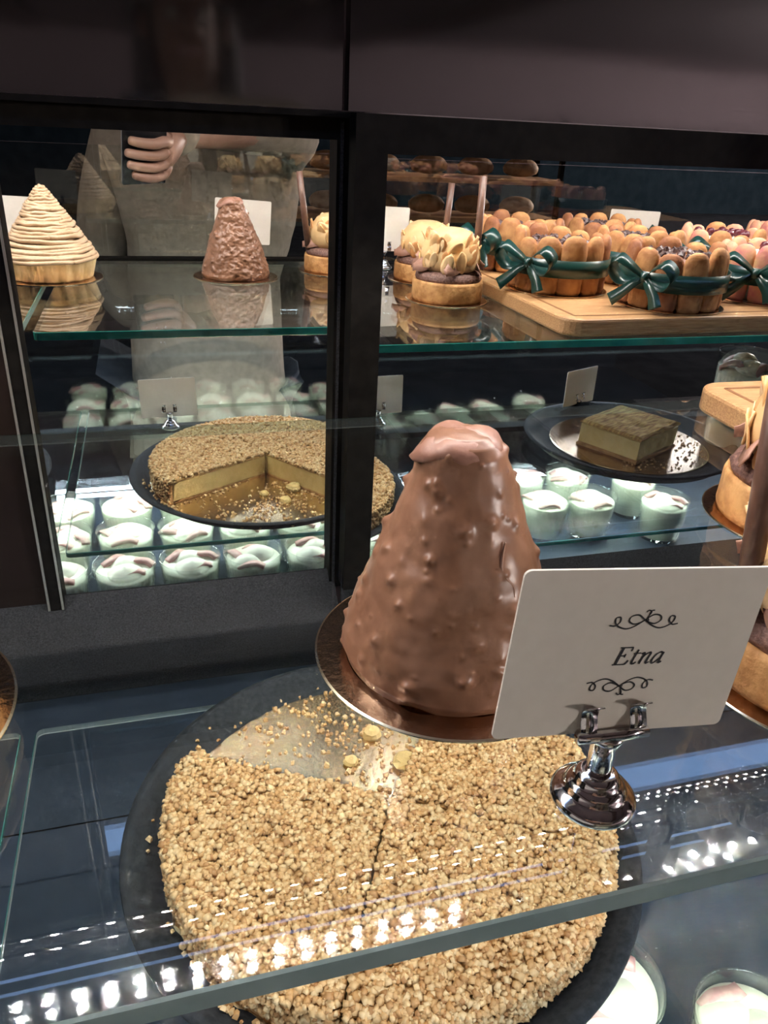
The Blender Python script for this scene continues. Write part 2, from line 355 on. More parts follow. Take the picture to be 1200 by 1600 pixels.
while True:
    x = -0.146 + k*0.02245 + 0.0
    k += 1
    if x > CX1 - 0.06: break
    if led0 is None: led0 = mb.build('led', M_LED, bar); o = led0
    else: o = link('led', led0.data, bar)
    o.location = (x-0.2, LED_Y-0.3, LED_Z)
def lens(name, y0, y1, z, mat):
    a, b = CX0+.03-.2, CX1-.03-.2
    return obj(name, [(a,y0-.3,z),(a,y1-.3,z),(b,y1-.3,z),(b,y0-.3,z)], [(0,1,2,3)], mat, case)
cbox('haze_glow_strip', CX0+.03, CX1-.03, LED_Y-0.085, LED_Y-0.0225, H(0.2105), H(0.2139), M_HAZE_GLOW)  # glow added on the lamp housing to make the bluish haze in the shelf
cbox('haze_glow_strip', CX0+.03, CX1-.03, LED_Y+0.0225, LED_Y+0.0284, H(0.2105), H(0.2139), M_HAZE_GLOW)
fb = cbox('added_front_lamp_bar', CX0+.02, CX1-.02, -0.110, -0.084, H(-0.250), H(-0.240), M_FRAME)  # added fill lamp, throws cool light on the tart front
lens('added_front_lamp_lens', -0.107, -0.087, H(-0.2503), M_COOL)
low = cbox('lower_lamp_bar', CX0+.02, CX1-.02, 0.118, 0.142, H(-0.4835), H(-0.4741), M_PLATE)
lens('lower_lamp_lens', 0.121, 0.139, H(-0.4838), M_LOWDIFF)
for x in (CX0-0.02, CX1): cbox('end_panel', x, x+0.02, -0.10, 0.74, DECK-0.04, H(0.25), M_FRAME)
cbox('front_glass', CX0, CX1, -0.121, -0.115, DECK-0.04, H(-0.062), M_FRONT)

def mirror_door(x0, x1, ym, ztop, zrail, wl, wr, zb, dep):
    """frame with stiles and rail around one mirror pane; the mirror face lies at y = ym"""
    d = MB(); X0, X1 = x0-0.2, x1-0.2
    def bb(a, b, c, e, z0, z1):
        d.add([(a,c,z0),(b,c,z0),(b,e,z0),(a,e,z0),(a,c,z1),(b,c,z1),(b,e,z1),(a,e,z1)], _cubef)
    y0, y1 = ym-dep-0.3, ym+0.014-0.3
    bb(X0-wl, X0, y0, y1, zb, zrail); bb(X1, X1+wr, y0, y1, zb, zrail)
    bb(X0, X1, y0, y1, ztop, zrail); bb(X0, X1, ym-0.3, y1, zb, zb+0.002)
    bb(X0, X1, ym+0.006-0.3, y1, zb, zrail)
    fr = d.build('mirror_door', M_FRAME, case)
    box('mirror_pane', X0, X1, ym-0.3, ym+0.005-0.3, zb+0.002, ztop, M_MIRROR, fr)
    return fr
dl = mirror_door(-0.1085, 0.1537, YM_L, H(-0.0175), H(0.000), 0.0125, 0.017, H(-0.448), 0.012)
dr = mirror_door(0.1870, CX1-0.03, YM_R, H(-0.0252), H(0.003), 0.0265, 0.02, H(-0.430), 0.008)
for x in (-0.1222, -0.1098): box('edge_trim', x-0.2-0.001, x-0.2+0.001, YM_L-0.0135-0.3, YM_L-0.0121-0.3, H(-0.440), H(-0.002), M_TRIM, dl)
for x in (0.1575, 0.1655): box('seal_strip', x-0.2-0.0012, x-0.2+0.0012, YM_L-0.0150-0.3, YM_L-0.0121-0.3, H(-0.440), H(-0.004), M_LEDGE, dl)
cbox('side_panel', CX0, -0.1225, 0.694, 0.712, H(-0.452), H(0.0), M_BROWNDOOR)

# glass shelves
def glass_shelf(label, x0, x1, y0, y1, ztop, th, gm, group=None, cham=0.0):
    bm = bmesh.new(); bmesh.ops.create_cube(bm, size=1.0)
    for v in bm.verts: v.co = Vector((v.co.x*(x1-x0), v.co.y*(y1-y0), (v.co.z-.5)*th))
    ve = [e for e in bm.edges if abs(e.verts[0].co.z - e.verts[1].co.z) > th*.5]
    bmesh.ops.bevel(bm, geom=ve, offset=0.006, segments=4, profile=0.5, affect='EDGES')
    bmesh.ops.bevel(bm, geom=[e for e in bm.edges if abs(e.verts[0].co.z - e.verts[1].co.z) < 1e-6], offset=0.0006, segments=1, profile=0.5, affect='EDGES')
    yf = min(v.co.y for v in bm.verts)
    fe = [e for e in bm.edges if all(v.co.y < yf+.0008 and v.co.z > -.0009 for v in e.verts) and abs(e.verts[0].co.x-e.verts[1].co.x) > .2]
    if cham and fe: bmesh.ops.bevel(bm, geom=fe[:1], offset=cham, segments=1, profile=0.5, affect='EDGES')
    bmesh.ops.recalc_face_normals(bm, faces=bm.faces)
    me = bpy.data.meshes.new('glass_shelf'); bm.to_mesh(me); bm.free()
    me.materials.append(gm); me.materials.append(M_EDGE if ztop > LS + .1 else M_EDGE3); me.materials.append(M_EDGE2)
    for f in me.polygons: f.material_index = 0 if abs(f.normal.z) > 0.9 else (2 if f.normal.y < -0.5 else 1)
    o = link('glass_shelf', me, None, ((x0+x1)/2, (y0+y1)/2, ztop))
    return tag(o, label, 'glass shelf', group)
TH = 0.0085
glass_shelf('clear green-edged upper glass shelf carrying the chocolate cone cake', -0.1212, CX1-.003, 0.1325, 0.557, SH, TH, M_GLASS, None, 0.0035)
glass_shelf('upper glass shelf left of the seam, under the piped chestnut cake', CX0+.003, -0.1345, 0.1325, 0.557, SH, TH, M_GLASS, None, 0.0035)
glass_shelf('lower glass shelf carrying the big nut tart on its slate plate', -0.124, CX1-.003, 0.05, 0.5515, LS, 0.006, M_LGLASS)
glass_shelf('lower glass shelf in the left bay beyond the seam', CX0+.003, -0.1355, 0.05, 0.5515, LS, 0.006, M_LGLASS)
# ------------------------------------------------------------------ card holders and name cards
def make_holder(label, x, y, z, rz=0.0, group='chrome clip card holders', lift=0.0):
    t = thing('card_holder', label, 'card holder', (x, y, z), rz, group)
    mb = MB(); mb.lathe([(0.0,0.0),(0.0158,0.0),(0.0165,0.0012),(0.0163,0.0026),(0.0150,0.0040),(0.0128,0.0050),(0.0118,0.0056),(0.0114,0.0072),(0.0098,0.0086),(0.0088,0.0090),(0.0085,0.0112),(0.0072,0.0124),(0.0056,0.0130),(0.0,0.0131)], 40)
    o = mb.build('base', M_CHROME, t, True); o.scale = (.9,.9,1)
    q = lift
    mb = MB(); mb.lathe([(0.0046,0.0128),(0.0042,0.016),(0.0044,0.0215+q),(0.0058,0.0235+q),(0.0058,0.0255+q),(0.003,0.0268+q),(0,0.027+q)], 24)
    mb.build('stem', M_CHROME, t, True)
    mb = MB(); mb.tube([(-.0125,-.0032,.0275+q),(-.004,-.0032,.0270+q),(.004,-.0032,.0270+q),(.0125,-.0032,.0275+q)], 0.0021, 10)
    mb.build('spring_bar', M_CHROME, t, True)
    for s in (-1, 1):
        for fb in (-1, 1):
            mb = MB(); mb.strip(bez([(s*.0085,fb*.0034,.0270+q),(s*.0088,fb*.0030,.0305+q),(s*.0086,fb*.0014,.0345+q),(s*.0084,fb*.0016,.0375+q),(s*.0082,fb*.0042,.0402+q)],5), 0.0058, 0.0006, (1,0,0))
            mb.build('clip_jaw', M_CHROME, t, True)
    return t
CARD_W, CARD_H = 0.086, 0.0635
def make_card(label, x, y, z, rz=0.0, roll=0.0, w=CARD_W, h=CARD_H, lean=0.0, group='white name cards'):
    """z = height of the clip line"""
    t = thing('name_card', label, 'name card', (x, y, z), 0, group)
    t.rotation_euler = (lean, roll, rz)
    bm = bmesh.new(); bmesh.ops.create_cube(bm, size=1.0)
    for v in bm.verts: v.co = Vector((v.co.x*w, v.co.y*0.0009, v.co.z*h + h/2 - 0.004))
    ve = [e for e in bm.edges if abs(e.verts[0].co.y - e.verts[1].co.y) > 0.0005]
    bmesh.ops.bevel(bm, geom=ve, offset=0.0022, segments=4, profile=0.5, affect='EDGES')
    bm_obj('card_sheet', bm, M_CARD, t)
    return t
def nib(mb, pts, w=0.0006, thin=0.25, ang=0.9, y=-0.00062):
    """a flat ink stroke drawn with a slanted nib in the card's own plane"""
    P = bez([(p[0], 0, p[1]) for p in pts], 8); L = len(P); vs = []; fs = []
    for i, p in enumerate(P):
        t = (P[min(i+1,L-1)] - P[max(i-1,0)]); a = atan2(t.z, t.x); ww = w*(thin + (1-thin)*abs(sin(a-ang)))
        n = Vector((-sin(a),0,cos(a)))
        for s in (-1,1):
            q = p + n*(s*ww/2); vs.append((q.x, y, q.z)); vs.append((q.x, y+0.00012, q.z))
    for i in range(L-1):
        b = i*4; fs += [(b,b+4,b+6,b+2),(b+1,b+3,b+7,b+5),(b,b+1,b+5,b+4),(b+2,b+6,b+7,b+3)]
    mb.add(vs, fs)
def S(pts, ox, oz, k, slant=0.0): return [(ox + k*(p[0] + slant*p[1]), oz + k*p[1]) for p in pts]
def write_etna(card, zoff):
    k = 0.0064; sl = 0.25; x0 = -0.0058
    def go(name, strokes, ox):
        mb = MB()
        for pts, w, thin, ang in strokes: nib(mb, S(pts, x0+ox, zoff, k, sl), w, thin, ang)
        o = mb.build(name, M_INK, card); return o
    T = 0.00092
    go('letter_e', [([(.16,0),(.16,.5),(.16,1.0)],T,1,0),([(0,1.0),(.36,1.0),(.68,1.0)],.0004,1,0),([(.66,1.02),(.69,.9),(.68,.78)],.0004,1,0),
        ([(.16,.52),(.34,.52),(.46,.52)],.0004,1,0),([(.46,.62),(.46,.52),(.46,.42)],.0004,1,0),([(0,0),(.36,0),(.66,0)],.0004,1,0),([(.66,0),(.72,.1),(.76,.24)],.0006,1,0)], 0)
    go('letter_t', [([(.16,.85),(.13,.5),(.12,.14),(.17,.03),(.28,.04),(.36,.12)],T*.9,.5,.7),([(0,.62),(.18,.64),(.38,.64)],.0004,1,0)], .0057)
    go('letter_n', [([(0,.58),(.08,.64),(.14,.6),(.13,.3),(.12,0)],T*.85,.5,.5),([(.13,.36),(.24,.55),(.40,.66),(.48,.6),(.46,.3),(.46,.08),(.52,.02),(.62,.1)],T*.85,.4,.5)], .0086)
    go('letter_a', [([(.46,.60),(.30,.66),(.12,.5),(.04,.22),(.10,.03),(.24,.05),(.42,.3)],T*.85,.4,.6),([(.48,.66),(.46,.36),(.46,.08),(.52,.02),(.62,.1)],T*.85,.5,.5)], .0131)
def flourish(card, ox, oz, flip=1):
    W = 0.0117; mb = MB()
    def st(pts, w=0.00055, thin=.35): nib(mb, [(ox + W*p[0], oz + W*p[1]*flip) for p in pts], w, thin, .8)
    # long under-stroke with a curled end on both sides
    st([(-1.0,-.08),(-.84,-.10),(-.72,.02),(-.74,.16),(-.86,.14),(-.84,-.02),(-.70,-.14),(-.48,-.20),(-.25,-.12),(0,.06),(.22,.22),(.42,.18),(.46,.04),(.30,-.06),(.10,.0),(.0,.08)])
    st([(1.0,-.08),(.84,-.10),(.72,.02),(.74,.16),(.86,.14),(.84,-.02),(.70,-.14),(.48,-.20),(.25,-.12),(0,.06),(-.22,.22),(-.42,.18),(-.46,.04),(-.30,-.06),(-.10,.0),(.0,.08)])
    st([(-.02,.30),(.04,.36),(.12,.30),(.06,.14),(.10,.04)], .0005)
    st([(.20,.36),(.12,.34),(.08,.22)], .0005)
    return mb.build('ornament', M_INK, card)

make_holder('chrome clip stand holding the Etna card at the front', 0.1330, 0.1685, SH+.0001, -0.068, lift=.0045)
ec = make_card('white card lettered Etna between two ink flourishes', 0.1332, 0.1679, SH+.0354, -0.068, 0.060, 0.0827, 0.0617, -0.02)
write_etna(ec, 0.0232); flourish(ec, 0.0015, 0.0390, 1); flourish(ec, -0.0012, 0.0155, -1)
for lab, x, y, z, rz, w, h in (
    ('blank-backed card left of the chestnut cake', -0.170, 0.150, SH, 0.05, 0.075, .062),
    ('blank-backed upper shelf card beside the black door post', 0.345, 0.115, SH, 0.02, 0.075, .064),
    ('blank-backed card rising behind the charlottes', 0.777, 0.110, SH, 0.03, 0.092, .066),
    ('blank-backed card behind the big nut tart', 0.0085, 0.155, LS, 0.0, 0.088, .064),
    ('blank-backed lower shelf card beside the black door post', 0.350, 0.110, LS, 0.0, 0.085, .066),
    ('tilted blank-backed card behind the square flan', 0.730, 0.110, LS, -0.35, 0.080, .066)):
    make_holder('chrome clip stand under the ' + lab, x, y, z+.0001, rz)
    make_card(lab, x, y-.0005, z+.0305 - (0.0 if z == SH else 0.008), rz, 0.03 if z == SH else -0.02, w, h)

# ------------------------------------------------------------------ Etna: knobbly chocolate cone on a bronze disc
def foil_disc(label, x, y, z, r, mat=M_BRONZE, th=0.0014, scallop=0, group=None, name='cake_board'):
    n = 120 if not scallop else scallop*8; vs = []; fs = []
    def R(a): return r*(1 - (0.022*abs(sin(a*scallop/2)) if scallop else 0))
    for zz, k in ((0, .985), (th*.3, 1.0), (th*.7, 1.0), (th, .985)):
        for i in range(n):
            a = 2*pi*i/n; vs.append((R(a)*k*cos(a), R(a)*k*sin(a), zz))
    for j in range(3):
        for i in range(n): fs.append((j*n+i, j*n+(i+1)%n, (j+1)*n+(i+1)%n, (j+1)*n+i))
    fm = [1]*len(fs); fs.append(tuple(range(n-1,-1,-1))); fs.append(tuple(3*n+i for i in range(n))); fm += [0, 0]
    o = obj(name, vs, fs, None, None, False, (x, y, z), [mat, M_FOILEDGE], fm)
    return tag(o, label, 'cake board', group)
EX, EY = 0.1125, 0.260
foil_disc('round bronze foil board under the chocolate cone cake', EX, EY, SH+.0001, 0.0588)
def etna():
    rng = random.Random(11)
    prof = [(0.0455,0.000),(0.0470,0.004),(0.0455,0.012),(0.0420,0.024),(0.0372,0.038),(0.0326,0.051),(0.0282,0.062),(0.0240,0.072),(0.0202,0.082),(0.0180,0.089),(0.0162,0.095),(0.0138,0.0990),(0.0100,0.1015),(0.005,0.1027),(0.0001,0.1030)]
    NU, NV = 260, 190
    # cumulative length of the profile
    L = [0]
    for a, b in zip(prof, prof[1:]): L.append(L[-1] + hypot(b[0]-a[0], b[1]-a[1]))
    def at(s):
        s *= L[-1]
        for i in range(len(L)-1):
            if s <= L[i+1] + 1e-9:
                t = (s-L[i])/(L[i+1]-L[i]); return (prof[i][0]*(1-t)+prof[i+1][0]*t, prof[i][1]*(1-t)+prof[i+1][1]*t)
        return prof[-1]
    bumps = []
    for k in range(190):
        s = rng.uniform(0.02, 0.86); a = rng.uniform(0, 2*pi); big = rng.random()
        if a > pi*0.05 and a < pi*0.95: big = max(big, 0.45)    # the far side is rougher
        if rng.random() > (at(s)[0]/0.047): continue
        bumps.append((a, s, rng.uniform(.0010,.0018) if big < .4 else rng.uniform(.0018,.0032), (0.0005+0.0021*big*rng.random())))
    vs = []; fs = []
    for j in range(NV+1):
        r, z = at(j/NV)
        for i in range(NU):
            a = 2*pi*i/NU
            p = Vector((r*cos(a), r*sin(a), z))
            back = max(0.0, sin(a+.3))
            d = 0.0016*noise.noise(p*55) + (0.0004+0.0016*back)*noise.noise(p*170+Vector((3,1,7))) + 0.0008*back*noise.noise(p*380)
            vs.append([p, a, d, j/NV, r, z])
    from collections import defaultdict
    for (ba, bs, rad, amp) in bumps:
        br, bz = at(bs); bp = Vector((br*cos(ba), br*sin(ba), bz)); dj = int(rad*2.6/L[-1]*NV)+2; j0 = int(bs*NV); di = int(rad*2.6/max(br,.004)/(2*pi)*NU)+2; i0 = int(ba/(2*pi)*NU)
        for j in range(max(0,j0-dj), min(NV,j0+dj)+1):
            for i in range(i0-di, i0+di+1):
                v = vs[j*NU + i % NU]; q = (v[0]-bp).length/rad
                if q < 2.2: v[2] += amp*math.exp(-q*q*1.4)
    out = []
    for p, a, d, s, r, z in vs:
        nrm = Vector((cos(a), sin(a), 0.42)).normalized()
        if s < 0.03: d *= s/0.03
        if s > 0.90: d *= max(0.2, 1-(s-0.90)*6)
        q = p + nrm*d
        # ragged lifted skirt at the foot
        if s < 0.05: q.z += (0.0030*max(0, noise.noise(Vector((cos(a)*2.2, sin(a)*2.2, 4.0)))) )*(1-s/0.05)
        q.x -= 0.0025*max(0, (z-.03)/.073)**1.3
        out.append(q)
    for j in range(NV):
        for i in range(NU): fs.append((j*NU+i, j*NU+(i+1)%NU, (j+1)*NU+(i+1)%NU, (j+1)*NU+i))
    t = thing('chocolate_cone_cake', 'large knobbly milk chocolate cone cake with nuts, on a bronze board', 'cake', (EX, EY, SH+.0016))
    obj('chocolate_shell', out, fs, M_CHOC, t, True)
    # folded cap with a ragged lip, light from above put into its paler colour
    mb = MB(); n = 64; vs = []; fs = []; rings = [(1.00,-.0058),(1.06,-.0042),(1.04,-.0022),(.92,.0004),(.72,.0022),(.42,.0032),(.18,.0036)]
    for j, (k, dz) in enumerate(rings):
        for i in range(n):
            a = 2*pi*i/n; w = 1+0.10*noise.noise(Vector((cos(a)*1.3, sin(a)*1.3, 2+j*.15))); lip = 0.0045*max(0, cos(a-2.9))**6 if j < 2 else 0
            rr = 0.0152*k*w + lip
            vs.append((rr*cos(a)-.0025, rr*sin(a), 0.0992+dz + (0.0022*noise.noise(Vector((cos(a)*1.3,sin(a)*1.3,9))))*k + 0.0012*noise.noise(Vector((rr*cos(a)*150, rr*sin(a)*150, 5))) - lip*.8))
    vs.append((-.0025,0,.1030))
    for j in range(len(rings)-1):
        for i in range(n): fs.append((j*n+i, j*n+(i+1)%n, (j+1)*n+(i+1)%n, (j+1)*n+i))
    b = (len(rings)-1)*n
    for i in range(n): fs.append((b+i, b+(i+1)%n, len(vs)-1))
    o = obj('chocolate_cap', vs, fs, M_CHOCTIP, t, True); o['label'] = 'folded chocolate tip, light from above painted into its paler colour'
    # crisp biscuit foot that shows in the gaps under the shell
    mb = MB(); mb.lathe([(0.0,0),(0.0425,0),(0.0435,0.003),(0.0410,0.007),(0,0.007)], 72, wob=lambda a, z: 0.02*noise.noise(Vector((cos(a)*7, sin(a)*7, z*100))))
    mb.build('biscuit_foot', M_CRUST, t)
    # thin chocolate drip on the front
    mb = MB(); pts = []
    for u, w in ((0.0,0.0),(.2,-.0022),(.45,-.0038),(.62,-.0025),(.8,.0002),(1.0,.0003)):
        z = 0.066 - 0.020*u; r = 0.0268 + 0.0085*u; a = -pi/2+0.30 + w/r; pts.append((r*cos(a), r*sin(a), z))
    mb.tube(bez(pts,6), lambda t: 0.0006*(0.4+sin(pi*min(max(t,.03),.97))), 6)
    o = mb.build('chocolate_drip', M_CHOC, t, True)
    return t
etna()

# ------------------------------------------------------------------ big nut tart on a slate plate (lower shelf)
TX, TY = 0.133, 0.383
def slate_plate(label, x, y, r=0.181, group='round charcoal slate plates'):
    t = thing('slate_plate', label, 'plate', (x, y, LS+.0001), 0, group)
    mb = MB(); k = r/0.181
    mb.lathe([(0,0),(0.150*k,0),(0.158*k,0.002),(0.176*k,0.017),(0.181*k,0.0185),(0.1805*k,0.0200),(0.176*k,0.0205),(0.172*k,0.0195),(0.154*k,0.0066),(0.146*k,0.0060),(0,0.0060)], 128)
    mb.build('plate_body', M_PLATE, t, True)
    return t
slate_plate('charcoal plate with raised rim under the big nut tart', 0.128, 0.381)
foil_disc('scalloped gold foil board under the big nut tart', 0.130, 0.383, LS+.0063, 0.1585, M_GOLD, 0.0010, 44)
BZ = LS + .0074; TR = 0.1545; THK = 0.030
def tart_slice(label, a0, a1, seed):
    rng = random.Random(seed); a0, a1 = radians(a0), radians(a1); g = 0.0011
    t = thing('tart_slice', label, 'tart slice', (TX, TY, BZ), 0, 'portions of the big nut tart')
    am = (a0+a1)/2
    def R(a): return TR*(1+0.010*noise.noise(Vector((cos(a)*5, sin(a)*5, 1))) + 0.006*noise.noise(Vector((cos(a)*17, sin(a)*17, 3))))
    n = 40; off = Vector((cos(am)*g/sin((a1-a0)/2), sin(am)*g/sin((a1-a0)/2), 0))
    def sector(r0, r1, z0, z1, dome=0.0):
        vs = []; fs = []
        rad = [r0 + (r1-r0)*q for q in (0.0, .25, .5, .75, .93, 1.0)]
        for zz, top in ((z0, 0), (z1, 1)):
            for ri, rr in enumerate(rad):
                for i in range(n+1):
                    a = a0 + (a1-a0)*i/n; q = rr*R(a)/TR
                    if ri == 5 and top: q -= 0.003
                    vs.append(Vector((q*cos(a), q*sin(a), zz - (0.0030 if (top and ri == 5) else 0) + (0.0012*noise.noise(Vector((q*cos(a)*40, q*sin(a)*40, seed))) if top else 0))) + off)
        m = n+1; K = len(rad)
        for b, flip in ((0, True), (K*m, False)):
            for j in range(K-1):
                for i in range(n):
                    f = (b+j*m+i, b+(j+1)*m+i, b+(j+1)*m+i+1, b+j*m+i+1); fs.append(f[::-1] if flip else f)
        for i in range(n):   # outer and inner walls
            fs.append(((K-1)*m+i, (K-1)*m+i+1, K*m+(K-1)*m+i+1, K*m+(K-1)*m+i)); fs.append((i+1, i, K*m+i, K*m+i+1))
        for j in range(K-1):
            fs.append((j*m, (j+1)*m, K*m+(j+1)*m, K*m+j*m)); fs.append(((j+1)*m+n, j*m+n, K*m+j*m+n, K*m+(j+1)*m+n))
        return vs, fs
    v, f = sector(0.0005, TR-.0055, 0.0025, THK-.002); obj('filling', v, f, M_FILL, t)
    v, f = sector(TR-.0055, TR, 0.0, THK-.004); obj('crust_wall', v, f, M_CRUST, t)
    v, f = sector(0.0005, TR-.0055, 0.0, 0.0025); obj('crust_base', v, f, M_CRUST, t)
    v, f = sector(0.0005, TR-.001, THK-.002, THK); obj('caramel_layer', v, f, M_TOPBASE, t)
    mb = MB(); N = int(4300*(a1-a0)/(pi/2))
    for k in range(N):
        a = rng.uniform(a0, a1); rr = TR*sqrt(rng.random())*1.004
        p = Vector((rr*cos(a), rr*sin(a), THK + rng.uniform(0.0003,0.0032) - (0.004*((rr/TR-.95)/.05) if rr > .95*TR else 0))) + off*1.6
        chip(mb, p, rng.uniform(.0023,.0042), rng)
    for k in range(int(900*(a1-a0)/(pi/2))):
        a = rng.uniform(a0, a1); z = rng.uniform(.004, THK); rr = R(a)+rng.uniform(-.0005,.0018)
        chip(mb, Vector((rr*cos(a), rr*sin(a), z))+off, rng.uniform(.0018,.0034), rng)
    o = mb.build('nut_topping', M_NUT, t, True); o['kind'] = 'stuff'; o['label'] = 'chopped golden nuts'
    return t
tart_slice('nut tart portion left of the long knife cut, beside the missing slice', 151, 244, 1)
tart_slice('nut tart portion nearest the viewer, right of the long knife cut', 244, 329, 2)
tart_slice('nut tart portion at the far right, under the bronze board', -31, 53, 3)
# crumbs left where the slice was taken and on the rim
rng = random.Random(77); mb = MB()
for k in range(420):
    u = rng.random()
    if u < .55: a = radians(rng.gauss(100, 24)); rr = abs(rng.gauss(.125, .03))
    else: a = radians(rng.choice((57, 147, 100, 75)) + rng.gauss(0, 4)); rr = rng.uniform(.03, .158)
    a = min(max(a, radians(56)), radians(148))
    zz = BZ+.0006 if rr < .157 else LS+.0095
    if rr > .166: continue
    chip(mb, Vector((TX+rr*cos(a), TY+rr*sin(a), zz)), rng.uniform(.0012,.0032), rng)
for k in range(70):
    a = radians(rng.choice((rng.gauss(218,9), rng.gauss(150,10)))); rr = rng.uniform(.157,.169)
    chip(mb, Vector((TX+rr*cos(a), TY+rr*sin(a), LS+.0078+max(0,(rr-.157))*.75)), rng.uniform(.0014,.0034), rng)
o = mb.build('tart_crumbs', M_NUT); tag(o, 'loose nut crumbs scattered on the gold board and plate rim', 'crumbs', None, 'stuff')
for i, (dx, dy, s) in enumerate(((0.030,0.055,.010),(0.012,0.092,.008),(-.012,0.066,.006))):
    mb = MB(); r2 = random.Random(i+40); vs = []
    mb.lathe([(0,0),(s*.9,0),(s,.35*s),(s*.8,.7*s),(s*.3,.85*s),(0,.8*s)], 10, wob=lambda a, z: .3*noise.noise(Vector((cos(a)*1.5, sin(a)*1.5, z*200+i))))
    o = mb.build('tart_morsel', M_FILL, None, False, (TX+dx, TY+dy, BZ+.0002))
    tag(o, ('largest', 'middle-sized', 'smallest')[i] + ' broken lump of tart filling in the gap of the cut tart', 'crumb', 'broken lumps in the tart gap')

# ------------------------------------------------------------------ flan on the second plate
slate_plate('charcoal plate carrying the square flan, seen in the right mirror', 0.735, 0.275, 0.172)
foil_disc('plain gold board under the square flan', 0.735, 0.275, LS+.0063, 0.128, M_BRONZE)
def flan():
    t = thing('flan_piece', 'cut square of browned marbled flan tart', 'tart slice', (0.725, 0.285, LS+.0079), radians(-28))
    def slab(name, z0, z1, x0, x1, y0, y1, mat, rag, seed):
        nx, ny = 26, 26; vs = []; fs = []
        for zz in (z0, z1):
            for j in range(ny+1):
                for i in range(nx+1):
                    u, v = i/nx, j/ny; x = x0+(x1-x0)*u; y = y0+(y1-y0)*v
                    e = rag*noise.noise(Vector((v*5, seed, zz*60))) if i == nx else 0
                    e2 = rag*.6*noise.noise(Vector((u*5, seed+3, zz*60))) if j in (0, ny) else 0
                    z = zz + (0.002*noise.noise(Vector((x*40, y*40, seed))) if zz == z1 else 0) - (0.0025 if zz == z1 and (i in (0, nx) or j in (0, ny)) else 0)
                    vs.append((x+e, y+e2, z))
        m = nx+1; T = m*(ny+1)
        for j in range(ny):
            for i in range(nx):
                f = (j*m+i, j*m+i+1, (j+1)*m+i+1, (j+1)*m+i); fs.append(f[::-1]); fs.append(tuple(T+q for q in f))
        for i in range(nx):
            fs.append((i, i+1, T+i+1, T+i)); b = ny*m; fs.append((b+i+1, b+i, T+b+i, T+b+i+1))
        for j in range(ny):
            fs.append(((j+1)*m, j*m, T+j*m, T+(j+1)*m)); fs.append((j*m+nx, (j+1)*m+nx, T+(j+1)*m+nx, T+j*m+nx))
        return obj(name, vs, fs, mat, t)
    slab('pastry_base', 0, .006, -.062, .062, -.055, .055, M_CRUST, .004, 1)
    slab('custard', .006, .038, -.060, .060, -.053, .053, M_CUST, .006, 2)
    slab('browned_top', .038, .043, -.062, .063, -.055, .055, M_FLANTOP, .005, 3)
flan()
rng = random.Random(31); mb = MB()
for k in range(160):
    a = rng.uniform(-.6, 2.2); rr = rng.uniform(.075, .122)
    chip(mb, Vector((.735+rr*cos(a), .275+rr*sin(a), LS+.0083)), rng.uniform(.001,.0032), rng)
tag(mb.build('flan_crumbs', M_NUT), 'pale crumbs scattered beside the square flan', 'crumbs', None, 'stuff')
slate_plate('charcoal plate in the left bay, only its rim in view', -0.335, 0.340, 0.18)
mb = MB(); mb.lathe([(0,0),(.118,0),(.124,.004),(.124,.024),(.118,.029),(0,.030)], 80, wob=lambda a, z: .01*noise.noise(Vector((cos(a)*6, sin(a)*6, z*50))))
o = thing('orange_tart', 'round orange-brown tart on the plate in the left bay', 'tart', (-0.335, 0.340, LS+.0063)); mb.build('crust', M_CRUST, o)
mb = MB(); mb.lathe([(0,.0301),(.11,.0301),(.112,.0315),(.06,.033),(0,.0335)], 64); mb.build('glazed_top', M_CUSTARD, o, True)

# ------------------------------------------------------------------ cream cups on the deck
def make_cup():
    t = thing('cream_cup', '', 'cream cup')
    mb = MB(); mb.lathe([(0,0),(.0375,0),(.0400,.003),(.0456,.080),(.0464,.0822),(.0460,.0838),(.0446,.0830),(.0440,.080),(.0385,.006),(0,.005)], 44)
    mb.build('tumbler', M_CUPG, t, True)
    mb = MB(); mb.lathe([(0,.0052),(.0382,.0062),(.0430,.066),(.0425,.0690),(.030,.0715),(.014,.0705),(0,.070)], 40)
    mb.build('cream', M_CREAM, t, True)
    mb = MB()
    for (x, y, r, h) in ((-.004,.012,.027,.013),(.006,-.016,.024,.011)):
        prof = [(r*sqrt(max(0,1-(q/8)**2)), .068+h*q/8*(1+.1*sin(q))) for q in range(9)]
        mb.lathe(prof, 28, M=Matrix.Translation((x,y,0)), wob=lambda a, z: .06*noise.noise(Vector((cos(a)*2, sin(a)*2, z*120))))
    mb.build('cream_swirl', M_CREAM, t, True)
    for a, dx, dy in ((.15,.002,.022),(-.25,-.006,-.030),(.9,.028,-.004)):
        mb = MB(); mb.strip(bez([(-.020,0,.0705),(-.008,.002,.0755),(.008,-.001,.0755),(.020,.001,.0705)],5), .0125, .0042, (0,1,0))
        o = mb.build('rhubarb_strip', M_PINKFRUIT, t, True); o.location = (dx, dy, 0); o.rotation_euler = (0,0,a)
    return t
proto = make_cup(); used = False; rng = random.Random(9)
rows = [(0.323, 'row nearest the mirror'), (0.212, 'middle row'), (0.100, 'row nearest the front glass')]
ordn = ['first','second','third','fourth','fifth','sixth','seventh','eighth','ninth','tenth','eleventh','twelfth']
spots = []
for y, rl in rows:
    for i in range(6): spots.append((-0.1735 + 0.0968*i, y, 'white cream and rhubarb tumbler, %s from left, %s' % (ordn[i], rl)))
for i, (x, y) in enumerate(((.405,.262),(.500,.165),(.590,.090),(.680,.135),(.772,.148),(.906,.185),(.406,.150),(.680,.030),(.775,.042),(.905,.080),(.500,.055))):
    spots.append((x, y, 'tumbler of white cream on the deck at the right, %s of its staggered group' % ordn[i]))
